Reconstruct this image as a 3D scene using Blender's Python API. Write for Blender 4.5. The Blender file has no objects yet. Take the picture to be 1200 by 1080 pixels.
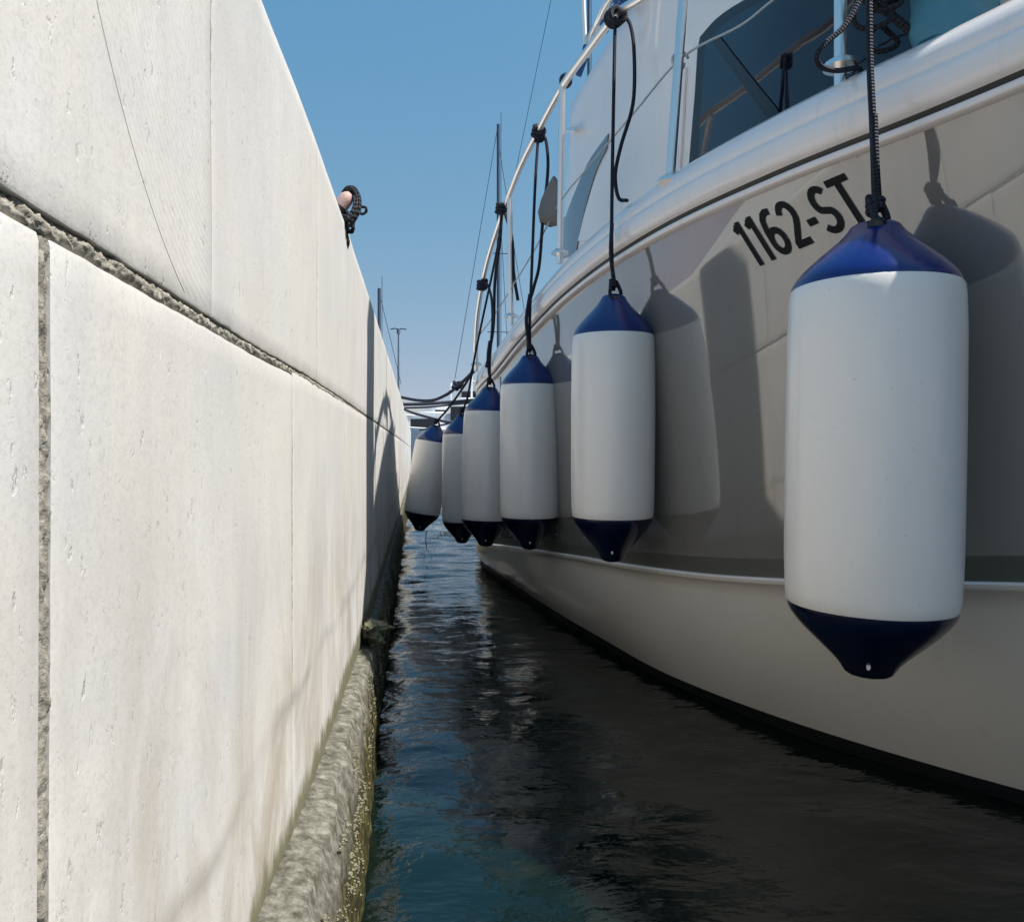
import bpy, bmesh, math, random
from mathutils import Vector, noise
random.seed(7)
R = math.radians
scene = bpy.context.scene
C = scene.collection

# ------------------------------------------------------------------ camera
CZ = 0.6                      # camera height above the water
FPX = 900.0                   # focal length in pixels of the 1200 px wide photograph
YAW = math.atan(111/900)
cd = bpy.data.cameras.new('camera'); cam = bpy.data.objects.new('camera', cd); C.objects.link(cam)
cd.sensor_width = 36; cd.lens = 36*FPX/1200; cd.clip_start = 0.02; cd.clip_end = 6000
cd.shift_y = -10/1200
cam.location = (0, 0, CZ); cam.rotation_euler = (R(90), 0, -YAW)
scene.camera = cam

# ------------------------------------------------------------------ world, sun, exposure
SUN = Vector((0.475, -0.20, 0.83)).normalized()
elev = math.asin(SUN.z); azim = math.atan2(SUN.x, SUN.y)
w = bpy.data.worlds.new('World'); scene.world = w; w.use_nodes = True
nt = w.node_tree; nt.nodes.clear()
out = nt.nodes.new('ShaderNodeOutputWorld'); bg = nt.nodes.new('ShaderNodeBackground'); sky = nt.nodes.new('ShaderNodeTexSky')
sky.sky_type = 'NISHITA'; sky.sun_disc = False; sky.sun_elevation = elev; sky.sun_rotation = azim
sky.air_density = 1.0; sky.dust_density = 0.25; sky.ozone_density = 1.6; sky.altitude = 0
bg.inputs['Strength'].default_value = 0.10
# camera-like response of the sky: the bright horizon is compressed, channel by channel
sp = nt.nodes.new('ShaderNodeSeparateColor'); cb_ = nt.nodes.new('ShaderNodeCombineColor'); nt.links.new(sky.outputs[0], sp.inputs[0])
for i_, (ex_, k_) in enumerate(((.95, .50), (.36, 1.38), (.16, 2.52))):
    pw = nt.nodes.new('ShaderNodeMath'); pw.operation = 'POWER'; pw.inputs[1].default_value = ex_; nt.links.new(sp.outputs[i_], pw.inputs[0])
    ml = nt.nodes.new('ShaderNodeMath'); ml.operation = 'MULTIPLY'; ml.inputs[1].default_value = k_; nt.links.new(pw.outputs[0], ml.inputs[0]); nt.links.new(ml.outputs[0], cb_.inputs[i_])
nt.links.new(cb_.outputs[0], bg.inputs['Color']); nt.links.new(bg.outputs[0], out.inputs['Surface'])
sl = bpy.data.lights.new('sun', 'SUN'); so = bpy.data.objects.new('sun', sl); C.objects.link(so)
sl.energy = 4.5; sl.angle = R(0.5); sl.color = (1.0, 0.95, 0.875)
so.rotation_euler = (-SUN).to_track_quat('-Z', 'Y').to_euler()
so.location = SUN*20
scene.view_settings.view_transform = 'Standard'; scene.view_settings.look = 'None'
scene.view_settings.gamma = 1.0; scene.view_settings.use_curve_mapping = False
scene.view_settings.exposure = 0.78

# ------------------------------------------------------------------ helpers
SN, CS = math.sin(YAW), math.cos(YAW)
def at(px, py, Y):
    """world point seen at a photo pixel, at world distance Y down the channel"""
    u = (px-600)/FPX; v = (530-py)/FPX
    X = u*CS+SN; Yr = CS-u*SN; k = Y/Yr
    return Vector((X*k, Y, v*k+CZ))
def ray_xy(px):
    u = (px-600)/FPX
    return (u*CS+SN)/(CS-u*SN)
def proj(p):
    x, y, z = p[0], p[1], p[2]-CZ
    d = x*SN+y*CS; r = x*CS-y*SN
    return (600+FPX*r/d, 530-FPX*z/d)
def interp(tab, x):
    """smooth cubic through a table of (x, y), linear outside"""
    n = len(tab)
    if x <= tab[0][0]:
        (a, b), (c, d) = tab[0], tab[1]; return b+(x-a)*(d-b)/(c-a)
    if x >= tab[-1][0]:
        (a, b), (c, d) = tab[-2], tab[-1]; return d+(x-c)*(d-b)/(c-a)
    for i in range(n-1):
        if x <= tab[i+1][0]: break
    def slope(j):
        if j == 0: return (tab[1][1]-tab[0][1])/(tab[1][0]-tab[0][0])
        if j == n-1: return (tab[-1][1]-tab[-2][1])/(tab[-1][0]-tab[-2][0])
        h0 = tab[j][0]-tab[j-1][0]; h1 = tab[j+1][0]-tab[j][0]
        s0 = (tab[j][1]-tab[j-1][1])/h0; s1 = (tab[j+1][1]-tab[j][1])/h1
        if s0*s1 <= 0: return 0
        return (s0*h1+s1*h0)/(h0+h1)
    x0, y0 = tab[i]; x1, y1 = tab[i+1]; h = x1-x0; t = (x-x0)/h
    m0, m1 = slope(i)*h, slope(i+1)*h
    return (2*t**3-3*t*t+1)*y0+(t**3-2*t*t+t)*m0+(-2*t**3+3*t*t)*y1+(t**3-t*t)*m1
def crv(pts, n=8):
    """Catmull-Rom through points"""
    P = [Vector(p) for p in pts]
    if len(P) < 3:
        return [P[0].lerp(P[-1], k/n) for k in range(n+1)]
    Q = [P[0]*2-P[1]]+P+[P[-1]*2-P[-2]]; o = []
    for i in range(1, len(Q)-2):
        a, b, c, d = Q[i-1:i+3]
        for k in range(n):
            t = k/n
            o.append(0.5*((2*b)+(c-a)*t+(2*a-5*b+4*c-d)*t*t+(3*b-a-3*c+d)*t**3))
    o.append(P[-1]); return o
class MB:
    def __init__(s): s.v = []; s.f = []; s.uv = []
    def grid(s, rows, closed=False, uvs=None):
        b = len(s.v); nr = len(rows); nc = len(rows[0])
        for r in rows: s.v += [tuple(p) for p in r]
        for i in range(nr-1):
            for j in range(nc if closed else nc-1):
                k = (j+1) % nc
                s.f.append((b+i*nc+j, b+i*nc+k, b+(i+1)*nc+k, b+(i+1)*nc+j))
                if uvs: s.uv.append((uvs(i, j), uvs(i, j+1), uvs(i+1, j+1), uvs(i+1, j)))
                else: s.uv.append(((0, 0),)*4)
        return s
    def face(s, pts):
        b = len(s.v); s.v += [tuple(p) for p in pts]; s.f.append(tuple(range(b, b+len(pts)))); s.uv.append(((0, 0),)*len(pts)); return s
    def box(s, x0, x1, y0, y1, z0, z1):
        b = len(s.v)
        s.v += [(x, y, z) for x in (x0, x1) for y in (y0, y1) for z in (z0, z1)]
        for q in ((0, 1, 3, 2), (4, 6, 7, 5), (0, 4, 5, 1), (2, 3, 7, 6), (0, 2, 6, 4), (1, 5, 7, 3)):
            s.f.append(tuple(b+i for i in q)); s.uv.append(((0, 0),)*4)
        return s
    def tube(s, pts, r, n=10, cap=True):
        P = [Vector(p) for p in pts]; L = 0; Ls = [0]
        for i in range(1, len(P)): L += (P[i]-P[i-1]).length; Ls.append(L)
        rr = r if callable(r) else (lambda t: r)
        t0 = (P[1]-P[0]).normalized()
        nrm = t0.orthogonal().normalized(); rows = []
        for i, p in enumerate(P):
            t = (P[min(i+1, len(P)-1)]-P[max(i-1, 0)])
            t = t.normalized() if t.length > 1e-9 else t0
            nrm = (nrm-t*nrm.dot(t))
            nrm = nrm.normalized() if nrm.length > 1e-6 else t.orthogonal().normalized()
            bn = t.cross(nrm); ra = rr(Ls[i]/max(L, 1e-9))
            rows.append([p+(nrm*math.cos(2*math.pi*k/n)+bn*math.sin(2*math.pi*k/n))*ra for k in range(n)])
        s.grid(rows, True, lambda i, j: (j/n, Ls[min(i, len(Ls)-1)]))
        if cap: s.face(rows[0][::-1]); s.face(rows[-1])
        return s
    def lathe(s, prof, n=40, c=(0, 0, 0)):
        rows = [[(c[0]+r*math.cos(2*math.pi*k/n), c[1]+r*math.sin(2*math.pi*k/n), c[2]+z) for k in range(n)] for r, z in prof]
        return s.grid(rows, True, lambda i, j: (j/n, i/len(prof)))
    def build(s, name, m, parent=None, smooth=True, sharp=40, loc=None):
        me = bpy.data.meshes.new(name); me.from_pydata(s.v, [], s.f)
        ul = me.uv_layers.new(name='uv'); k = 0
        for q in s.uv:
            for c in q: ul.data[k].uv = c; k += 1
        bm = bmesh.new(); bm.from_mesh(me)
        bmesh.ops.remove_doubles(bm, verts=bm.verts, dist=1e-6)
        bmesh.ops.recalc_face_normals(bm, faces=bm.faces)
        for f in bm.faces: f.smooth = smooth
        if smooth:
            for e in bm.edges:
                if len(e.link_faces) == 2 and e.calc_face_angle(0) > R(sharp): e.smooth = False
        bm.to_mesh(me); bm.free()
        if m: me.materials.append(m)
        o = bpy.data.objects.new(name, me); C.objects.link(o)
        if parent: o.parent = parent
        if loc: o.location = loc
        return o
def tag(o, label=None, cat=None, group=None, kind=None):
    if label: o['label'] = label
    if cat: o['category'] = cat
    if group: o['group'] = group
    if kind: o['kind'] = kind
    return o
def thing(name, loc, label, cat, group=None):
    o = bpy.data.objects.new(name, None); C.objects.link(o); o.location = loc; o.empty_display_size = .1
    return tag(o, label, cat, group)

# ------------------------------------------------------------------ materials
class NG:
    def __init__(s, name):
        s.m = bpy.data.materials.new(name); s.m.use_nodes = True; s.t = s.m.node_tree; s.b = s.t.nodes['Principled BSDF']
    def n(s, typ, **kw):
        o = s.t.nodes.new(typ)
        for k, v in kw.items():
            if k.startswith('i_'):
                o.inputs[k[2:]].default_value = v
            else: setattr(o, k, v)
        return o
    def l(s, a, b): s.t.links.new(a, b)
    def co(s, scale=(1, 1, 1), kind='Object'):
        tc = s.n('ShaderNodeTexCoord'); mp = s.n('ShaderNodeMapping'); mp.inputs['Scale'].default_value = scale
        s.l(tc.outputs[kind], mp.inputs['Vector']); return mp.outputs[0]
    def noise(s, vec, sc, det=6, ro=.6, dist=0):
        o = s.n('ShaderNodeTexNoise'); o.inputs['Scale'].default_value = sc; o.inputs['Detail'].default_value = det
        o.inputs['Roughness'].default_value = ro; o.inputs['Distortion'].default_value = dist; s.l(vec, o.inputs['Vector']); return o.outputs['Fac']
    def ramp(s, fac, stops):
        o = s.n('ShaderNodeValToRGB'); s.l(fac, o.inputs[0]); e = o.color_ramp.elements
        while len(e) < len(stops): e.new(0.5)
        for i, (p, c) in enumerate(stops):
            e[i].position = p; e[i].color = (c, c, c, 1) if isinstance(c, (int, float)) else (*c, 1)
        return o.outputs[0]
    def mix(s, fac, a, b, mode='MIX'):
        o = s.n('ShaderNodeMix', data_type='RGBA', blend_type=mode)
        for k, v in ((0, fac), (6, a), (7, b)):
            if hasattr(v, 'is_linked'): s.l(v, o.inputs[k])
            elif isinstance(v, (int, float)): o.inputs[k].default_value = v
            else: o.inputs[k].default_value = (*v, 1)
        return o.outputs[2]
    def math(s, op, a, b=0.0, c=0.0):
        o = s.n('ShaderNodeMath', operation=op)
        for k, v in ((0, a), (1, b), (2, c)):
            if hasattr(v, 'is_linked'): s.l(v, o.inputs[k])
            else: o.inputs[k].default_value = v
        return o.outputs[0]
    def bump(s, h, st, dist, prev=None):
        o = s.n('ShaderNodeBump'); o.inputs['Strength'].default_value = st; o.inputs['Distance'].default_value = dist
        s.l(h, o.inputs['Height'])
        if prev is not None: s.l(prev, o.inputs['Normal'])
        return o.outputs[0]
    def set(s, **kw):
        for k, v in kw.items():
            k = {'col': 'Base Color', 'rough': 'Roughness', 'metal': 'Metallic', 'ior': 'IOR', 'nrm': 'Normal', 'spec': 'Specular IOR Level', 'coat': 'Coat Weight', 'coatr': 'Coat Roughness', 'coati': 'Coat IOR', 'alpha': 'Alpha'}[k]
            if hasattr(v, 'is_linked'): s.l(v, s.b.inputs[k])
            elif isinstance(v, tuple): s.b.inputs[k].default_value = (*v, 1)
            else: s.b.inputs[k].default_value = v
        return s.m

def simple(name, col, rough=.5, metal=0, var=.12, sc=25, bump=0.0, **kw):
    g = NG(name); v = g.co()
    f = g.noise(v, sc); d = tuple(c*(1-var) for c in col); u = tuple(min(1, c*(1+var)) for c in col)
    c = g.mix(f, d, u)
    g.set(col=c, rough=rough, metal=metal, **kw)
    if bump: g.set(nrm=g.bump(g.noise(v, sc*6), bump, .002))
    return g.m

def marble_mat():
    g = NG('marble'); tc = g.n('ShaderNodeTexCoord'); P = tc.outputs['Object']
    sep = g.n('ShaderNodeSeparateXYZ'); g.l(P, sep.inputs[0]); Y, Z = sep.outputs[1], sep.outputs[2]
    vfine = g.co((1, 1, .35)); v1 = g.co()
    base = g.mix(g.ramp(g.noise(g.co((1, 1, .5)), 11, 10, .68), [(.3, 0), (.7, 1)]), (.55, .54, .525), (.68, .675, .66))
    cloud = g.noise(v1, 4, 6, .65, .5)
    base = g.mix(g.ramp(cloud, [(.45, 0), (.62, .6)]), base, (.70, .67, .62), 'MIX')
    grey = g.noise(g.co((1, 1, .7)), 3, 5, .6, .8)
    base = g.mix(g.ramp(grey, [(.5, 0), (.66, .55)]), base, (.58, .575, .57), 'MIX')
    # long upright streaks of old run-off
    st = g.noise(g.co((1, 1, .06)), 16, 6, .65)
    base = g.mix(g.ramp(st, [(.52, 0), (.78, .2)]), base, (.46, .44, .40))
    vein = g.noise(g.co((1, 1, .12)), 60, 6, .7, .3)
    base = g.mix(g.ramp(vein, [(.40, .14), (.50, 0)]), base, (.50, .485, .46))
    gr = g.noise(v1, 340, 4, .7)
    base = g.mix(g.ramp(gr, [(.36, .30), (.50, 0)]), base, (.40, .39, .37))
    cream = g.noise(v1, 2.2, 5, .6, .6)
    base = g.mix(g.ramp(cream, [(.48, 0), (.62, .4)]), base, (.63, .595, .53))
    # brown stains that grow towards the bottom of the wall
    low = g.n('ShaderNodeMapRange'); g.l(Z, low.inputs[0]); low.inputs[1].default_value = .62; low.inputs[2].default_value = .2; low.inputs[3].default_value = 0; low.inputs[4].default_value = 1
    bs = g.math('MULTIPLY', g.ramp(g.noise(g.co((1, 1, .45)), 9, 8, .68, .6), [(.42, 0), (.62, 1)]), low.outputs[0])
    base = g.mix(bs, base, (.38, .33, .26))
    # a thin grey-brown wandering line
    wob = g.math('MULTIPLY', g.math('SUBTRACT', g.noise(v1, 3.2, 5, .6), .5), .10)
    zz = g.math('ADD', Z, wob)
    dl = g.math('ABSOLUTE', g.math('SUBTRACT', zz, .355))
    ln = g.n('ShaderNodeMapRange'); g.l(dl, ln.inputs[0]); ln.inputs[1].default_value = .0; ln.inputs[2].default_value = .016; ln.inputs[3].default_value = .6; ln.inputs[4].default_value = 0
    lnm = g.math('MULTIPLY', ln.outputs[0], g.ramp(g.noise(v1, 7, 4), [(.32, .1), (.6, 1)]))
    base = g.mix(lnm, base, (.30, .28, .25))
    # green slime climbing from the footing with a ragged edge
    gz = g.math('SUBTRACT', Z, g.math('MULTIPLY', g.noise(g.co((1, 1, .5)), 26, 6, .7), .075))
    gm = g.n('ShaderNodeMapRange'); g.l(gz, gm.inputs[0]); gm.inputs[1].default_value = .215; gm.inputs[2].default_value = .196; gm.inputs[3].default_value = 0; gm.inputs[4].default_value = 1
    base = g.mix(gm.outputs[0], base, g.mix(g.noise(v1, 60, 5), (.10, .10, .055), (.27, .26, .17)))
    # fine dark flecks and pale scratches
    fl = g.noise(g.co((1, 1, .4)), 150, 4, .65)
    base = g.mix(g.ramp(fl, [(.66, 0), (.74, .5)]), base, (.36, .35, .33))
    fl2 = g.noise(g.co((1, 1, .5)), 190, 2, .5)
    base = g.mix(g.ramp(fl2, [(.74, 0), (.80, .5)]), base, (.85, .84, .82))
    # saw-blade arc left on the upper block
    cy, cz, rad = 0.5708, 0.9499, 0.2858
    dy = g.math('SUBTRACT', Y, cy); dz = g.math('SUBTRACT', Z, cz)
    rr = g.math('SQRT', g.math('ADD', g.math('MULTIPLY', dy, dy), g.math('MULTIPLY', dz, dz)))
    inb = g.math('MULTIPLY', g.math('LESS_THAN', Y, .505), g.math('GREATER_THAN', Z, .69))
    da = g.math('ABSOLUTE', g.math('SUBTRACT', rr, rad))
    am = g.n('ShaderNodeMapRange'); g.l(da, am.inputs[0]); am.inputs[1].default_value = .0003; am.inputs[2].default_value = .0009; am.inputs[3].default_value = 1; am.inputs[4].default_value = 0
    arc = g.math('MULTIPLY', am.outputs[0], inb)
    base = g.mix(g.math('MULTIPLY', arc, .7), base, (.24, .23, .21))
    ring = g.math('SINE', g.math('MULTIPLY', rr, 1150)); inside = g.math('MULTIPLY', g.math('LESS_THAN', rr, rad), inb)
    h1 = g.bump(g.noise(g.co((1, 1, .75)), 120, 10, .8), .22, .003)
    h2 = g.bump(g.math('MULTIPLY', ring, inside), .10, .0004, h1)
    h3 = g.bump(g.math('SUBTRACT', g.ramp(fl, [(.62, 1), (.75, 0)]), arc), .5, .0012, h2)
    return g.set(col=base, rough=.62, nrm=h3, spec=.3)

def mortar_mat():
    g = NG('mortar'); v = g.co()
    c = g.ramp(g.noise(v, 160, 8, .75), [(.3, (.12, .11, .09)), (.5, (.33, .31, .26)), (.72, (.56, .54, .47))])
    return g.set(col=c, rough=.9, nrm=g.bump(g.noise(v, 260, 6, .7), .8, .003))

def footing_mat():
    g = NG('footing'); tc = g.n('ShaderNodeTexCoord'); sep = g.n('ShaderNodeSeparateXYZ'); g.l(tc.outputs['Object'], sep.inputs[0]); v = g.co()
    dry = g.ramp(g.noise(v, 60, 10, .72), [(.3, (.035, .034, .022)), (.42, (.08, .077, .058)), (.52, (.15, .146, .120)), (.70, (.32, .312, .27))])
    weed = g.ramp(g.noise(g.co((1, 1, .6)), 70, 8, .75), [(.38, (.008, .008, .004)), (.52, (.05, .045, .015)), (.60, (.13, .115, .04)), (.72, (.30, .28, .16))])
    zz = g.math('ADD', sep.outputs[2], g.math('MULTIPLY', g.math('SUBTRACT', g.noise(v, 18, 6, .7), .5), .12))
    mr = g.n('ShaderNodeMapRange'); g.l(zz, mr.inputs[0]); mr.inputs[1].default_value = .185; mr.inputs[2].default_value = .12; mr.inputs[3].default_value = 0; mr.inputs[4].default_value = 1
    c = g.mix(mr.outputs[0], dry, weed)
    ro = g.math('SUBTRACT', .9, g.math('MULTIPLY', mr.outputs[0], .2))
    return g.set(col=c, rough=ro, spec=.25, nrm=g.bump(g.noise(v, 90, 9, .7), .42, .005, g.bump(g.noise(v, 260, 4, .6), .3, .002)))

def gel_mat(name, col, spec=.5, rough=.12, coat=1.0, wob=.02, coati=1.8, nsc=3):
    g = NG(name); v = g.co()
    c = g.mix(g.noise(v, 6, 5), tuple(k*.93 for k in col), tuple(min(1, k*1.04) for k in col))
    run = g.noise(g.co((1, 1, .07)), 34, 6, .7)
    c = g.mix(g.ramp(run, [(.56, 0), (.74, .22)]), c, tuple(k*.62 for k in col))
    n = g.bump(g.noise(v, nsc, 3, .5), wob, .05)
    return g.set(col=c, rough=rough, spec=spec, coat=coat, coatr=.02, coati=coati, nrm=n)

def rope_mat(name, a, b, pitch=.012):
    g = NG(name); tc = g.n('ShaderNodeTexCoord'); sp = g.n('ShaderNodeSeparateXYZ'); g.l(tc.outputs['UV'], sp.inputs[0])
    k = 2*math.pi/pitch
    s1 = g.math('SINE', g.math('ADD', g.math('MULTIPLY', sp.outputs[0], 6*math.pi), g.math('MULTIPLY', sp.outputs[1], k)))
    s2 = g.math('SINE', g.math('SUBTRACT', g.math('MULTIPLY', sp.outputs[0], 6*math.pi), g.math('MULTIPLY', sp.outputs[1], k)))
    h = g.math('MULTIPLY', s1, s2)
    f = g.math('ADD', g.math('MULTIPLY', h, .5), .5)
    fz = g.noise(g.co(), 400, 3)
    c = g.mix(g.math('MULTIPLY', f, fz), a, b)
    return g.set(col=c, rough=.75, nrm=g.bump(h, .9, .002), spec=.3)

def vinyl_mat(name, col, ro=.33):
    g = NG(name); v = g.co()
    c = g.mix(g.noise(g.co((1, 1, .4)), 16, 6, .6), tuple(k*.9 for k in col), col)
    d = g.ramp(g.noise(v, 130, 4, .6), [(.64, 0), (.75, .35)])
    c = g.mix(d, c, tuple(k*.55 for k in col))
    sc_ = g.ramp(g.noise(g.co((1, 1, .25)), 9, 8, .75, 1.2), [(.60, 0), (.74, .30)])
    c = g.mix(sc_, c, tuple(k*.62 for k in col))
    n = g.bump(g.noise(v, 500, 3), .10, .0006)
    n = g.bump(g.noise(v, 18, 4), .12, .004, n)
    return g.set(col=c, rough=ro, spec=.5, nrm=n, coat=.35, coatr=.12)

def water_mat():
    g = NG('sea_water'); P = g.co()
    n0 = g.noise(g.co((1.0, 1.9, 1)), 5.0, 4, .5, .3)
    n1 = g.noise(g.co((1.0, 1.5, 1)), 17, 5, .55, .4)
    c = g.mix(g.noise(P, .8, 3), (.0006, .0040, .0046), (.0012, .0088, .0052))
    b = g.bump(n0, .30, .03)
    b = g.bump(n1, .22, .008, b)
    return g.set(col=c, rough=.015, ior=1.40, spec=.85, nrm=b)

M = {}
M['marble'] = marble_mat(); M['mortar'] = mortar_mat(); M['footing'] = footing_mat()
M['hull'] = gel_mat('hull_gelcoat', (.22, .20, .18), coati=2.25)
M['hull_low'] = gel_mat('hull_bottom_gelcoat', (.76, .69, .61), coat=.5, rough=.3, coati=1.5)
M['antifoul'] = simple('antifouling', (.004, .004, .005), .6)
M['stripe'] = gel_mat('hull_stripe', (.115, .112, .095), coat=.3, rough=.35, coati=1.5)
M['white_gel'] = gel_mat('deck_gelcoat', (.92, .83, .78), rough=.22, coat=.6, coati=1.5, wob=.01)
M['cabin_gel'] = gel_mat('cabin_gelcoat', (.93, .83, .76), rough=.3, coat=.5, coati=1.5, wob=.012, nsc=2)
M['groove'] = simple('rubber_groove', (.045, .042, .036), .5)
M['steel'] = simple('stainless', (.97, .90, .84), .34, 1.0, .03)
M['glass'] = gel_mat('tinted_glass', (.004, .006, .012), rough=.03, coat=.3, coati=1.5, wob=.012)
M['shade_grey'] = gel_mat('step_shade_grey', (.10, .10, .10), rough=.25, coat=.6, coati=1.5)  # grey that paints the shaded step on the cabin side
M['seal'] = simple('window_seal', (.012, .012, .013), .35)
M['fwhite'] = vinyl_mat('fender_white', (.93, .88, .83))
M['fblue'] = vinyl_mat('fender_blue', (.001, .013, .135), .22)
M['fblue_shade'] = vinyl_mat('fender_blue_shaded', (.001, .004, .028), .25)  # darker copy of the blue: shade of the lower caps put into colour
M['rope'] = rope_mat('navy_rope', (.006, .007, .013), (.075, .08, .12), .010)
M['rope_b'] = rope_mat('black_rope', (.008, .008, .010), (.07, .075, .09), .016)
M['rope_far'] = rope_mat('mooring_rope', (.010, .014, .03), (.07, .08, .12), .03)
M['wire'] = simple('wire', (.45, .45, .43), .35, .6)
M['black'] = simple('black_plastic', (.012, .012, .013), .4)
M['letter'] = simple('letter_vinyl', (.004, .004, .004), .6, spec=.2)
M['greybag'] = simple('grey_canvas', (.16, .155, .15), .8, bump=.3)
M['teal'] = simple('teal_cover', (.07, .22, .28), .55, bump=.2, sc=12, var=.35)
M['bluecanvas'] = simple('blue_canvas', (.03, .09, .25), .8, bump=.3)
M['water'] = water_mat()
M['paving'] = simple('paving', (.45, .44, .41), .85, bump=.4, sc=9)
M['limestone'] = simple('hill_rock', (.20, .20, .19), .95, sc=.02, var=.35)
M['mastblue'] = simple('mast_paint', (.05, .075, .12), .4)
M['stay'] = simple('stay_wire', (.03, .07, .12), .4)
M['boatwhite'] = simple('boat_paint', (.8, .8, .8), .35, sc=1)
M['pinkpost'] = simple('weathered_post', (.52, .34, .30), .6, bump=.5, sc=40)
M['barn'] = simple('barnacle_shell', (.20, .185, .12), .85, sc=60, var=.4, bump=.5)
M['weed'] = simple('pale_weed', (.19, .185, .115), .8, sc=90, var=.4, bump=.8)
M['foam'] = simple('foam', (.75, .78, .80), .1, sc=50)
M['lamp_grey'] = simple('lamp_paint', (.10, .15, .20), .5)

# ------------------------------------------------------------------ water and land
def axis(breaks):
    o = []
    for a, b, n in breaks:
        for i in range(n): o.append(a+(b-a)*i/n)
    o.append(breaks[-1][1]); return o
xs = axis([(-900, -60, 6), (-60, -2, 8), (-2, -.15, 4), (-.15, 1.3, 110), (1.3, 6, 12), (6, 60, 8), (60, 900, 6)])
ys = axis([(-60, -2, 6), (-2, .5, 8), (.5, 2.6, 170), (2.6, 6, 170), (6, 14, 120), (14, 60, 60), (60, 1600, 20)])
def wave(x, y):
    if y > 60 or y < .2 or abs(x) > 8: return 0
    k = 1.0 if y < 3 else 1.0+min(2.2, (y-3)*.5)
    a = noise.noise(Vector((x*2.6, y*4.6, .3)))*.0075*k
    b = noise.noise(Vector((x*7.5+3, y*12.0, 1.7)))*.0030*k
    c = noise.noise(Vector((x*17+9, y*27, 4.1)))*.0009
    return a+b+c
m = MB(); m.grid([[(x, y, wave(x, y)) for x in xs] for y in ys])
tag(m.build('water', M['water'], sharp=180), 'dark green harbour water rippling between quay wall and boat', kind='structure')

# quay wall plan line
QX = [(-3, -.16), (0, -.137), (.35, -.131), (.66, -.128), (.8, -.1235), (1.09, -.119), (1.8, -.1155), (3, -.113), (5, -.11), (16, -.11)]
def qx(y): return interp(QX, y)
QEND = 13.5
TOPZ = CZ+.375; JZ = CZ+.0855
def botz(y): return CZ-(.378+.024*min(1, max(0, (y-.6)/1.2)))
m = MB()
yy = axis([(-3, 0, 4), (0, 2, 12), (2, QEND, 10)])
m.grid([[(qx(y)-.03, y, TOPZ+.004), (-2.6, y, TOPZ+.004), (-2.6, y, -.4)] for y in yy])
m.grid([[(qx(y)-.028, y, z) for z in (-.3, TOPZ+.004)] for y in yy])
m.grid([[(x, QEND+.001, z) for z in (-.3, TOPZ+.004)] for x in (-2.6, -.14)])
tag(m.build('quay_pavement', M['paving'], smooth=False), 'stone quay top behind the marble wall', kind='structure')

qw = thing('quay_wall', (qx(1), 1, CZ), 'pale marble block quay wall with rough mortar joints and a weedy concrete footing', 'quay wall')
OFF = Vector(qw.location)
def child_fix(o):
    o.parent = qw; o.matrix_parent_inverse = qw.matrix_world.inverted(); return o
qw.matrix_world.translation = OFF
bpy.context.view_layer.update()
def rag(a, b, s, amp):
    return noise.noise(Vector((a*s, b*s, 7.7)))*amp
def block(y0, y1, z0, z1, rough_lo=True):
    """one facing slab: a gently uneven face whose arrises are chipped, with depth"""
    ny = max(10, min(90, int((y1-y0)/.006))); nz = max(8, min(60, int((z1-(z0(y0) if callable(z0) else z0))/.008)))
    rows = []
    for i in range(ny+1):
        r = []
        for j in range(nz+1):
            a = i/ny; b = j/nz
            if i == 1: a = .0012/(y1-y0)
            if i == ny-1: a = 1-.0012/(y1-y0)
            if j == 1: b = .006
            if j == nz-1: b = .994
            y = y0+(y1-y0)*a
            z = (z0 if not callable(z0) else z0(y)); z = z+(z1-z)*b
            e = 0
            if i in (0, ny): y += rag(z, y0, 60, .0004)
            if j in (0, nz): z += rag(y, z1, 60, .0007)
            x = qx(y)+rag(y, z, 6, .0012)
            if j in (0, nz): x -= .0007
            if i in (0, ny): x -= .0005
            r.append(Vector((x, y, z)))
        rows.append(r)
    back = .027
    full = []
    top = [[Vector((p.x-back, p.y, p.z)) for p in r] for r in rows]
    mb = MB(); mb.grid(rows)
    for edge in (rows[0], rows[-1], [r[0] for r in rows], [r[-1] for r in rows]):
        mb.grid([edge, [Vector((p.x-back, p.y, p.z)) for p in edge]])
    o = mb.build('marble_block', M['marble'], sharp=50)
    return child_fix(o)
G1, G2 = .0095, .0018
# upper course
ends = [-2.2, -1.2, -.25, .508, .957, 1.75, 2.9, 4.1, 5.4, 6.8, 8.2, 9.7, 11.3, QEND]
for a, b in zip(ends[:-1], ends[1:]): block(a+.0009, b-.0009, JZ+.0008, TOPZ)
ends2 = [-2.2, -1.2, -.45, .292, .79, 1.28, 2.2, 3.3, 4.6, 5.9, 7.3, 8.7, 10.2, 11.8, QEND]
for a, b in zip(ends2[:-1], ends2[1:]):
    ga = .0042 if a == .292 else .0010; gb = .0042 if b == .292 else .0010
    block(a+ga, b-gb, botz, JZ-.0085 if b < 1 else JZ-.005)
# mortar: long rough bead in the bed joint, and the open upright joint
def bead(path_pts, half, proud, name='mortar_joint', n=9, amp=.0016):
    rows = []
    for i, (p, wv) in enumerate(path_pts):
        r = []
        for k in range(n):
            s = -1+2*k/(n-1)
            q = p+wv*(half*s*(1+rag(i*.13, 0, 1, .25)+rag(i*1.7, 5*s, 1, .35)))
            q = Vector((q.x+proud*(1-abs(s)**2.5)+rag(q.y+q.z, s*.006, 150, amp)+rag(q.y*1.3+q.z, s*.006, 420, amp*.8)-.0035*abs(s)**4, q.y, q.z))
            r.append(q)
        rows.append(r)
    return child_fix(MB().grid(rows).build(name, M['mortar'], sharp=180))
pts = []
y = -.6
while y < 1.28:
    pts.append((Vector((qx(y)-.0040, y, JZ-.0042)), Vector((0, 0, 1)))); y += .0012
bead(pts, .0054, .0030, amp=.0019, n=15)
pts = []
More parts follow.
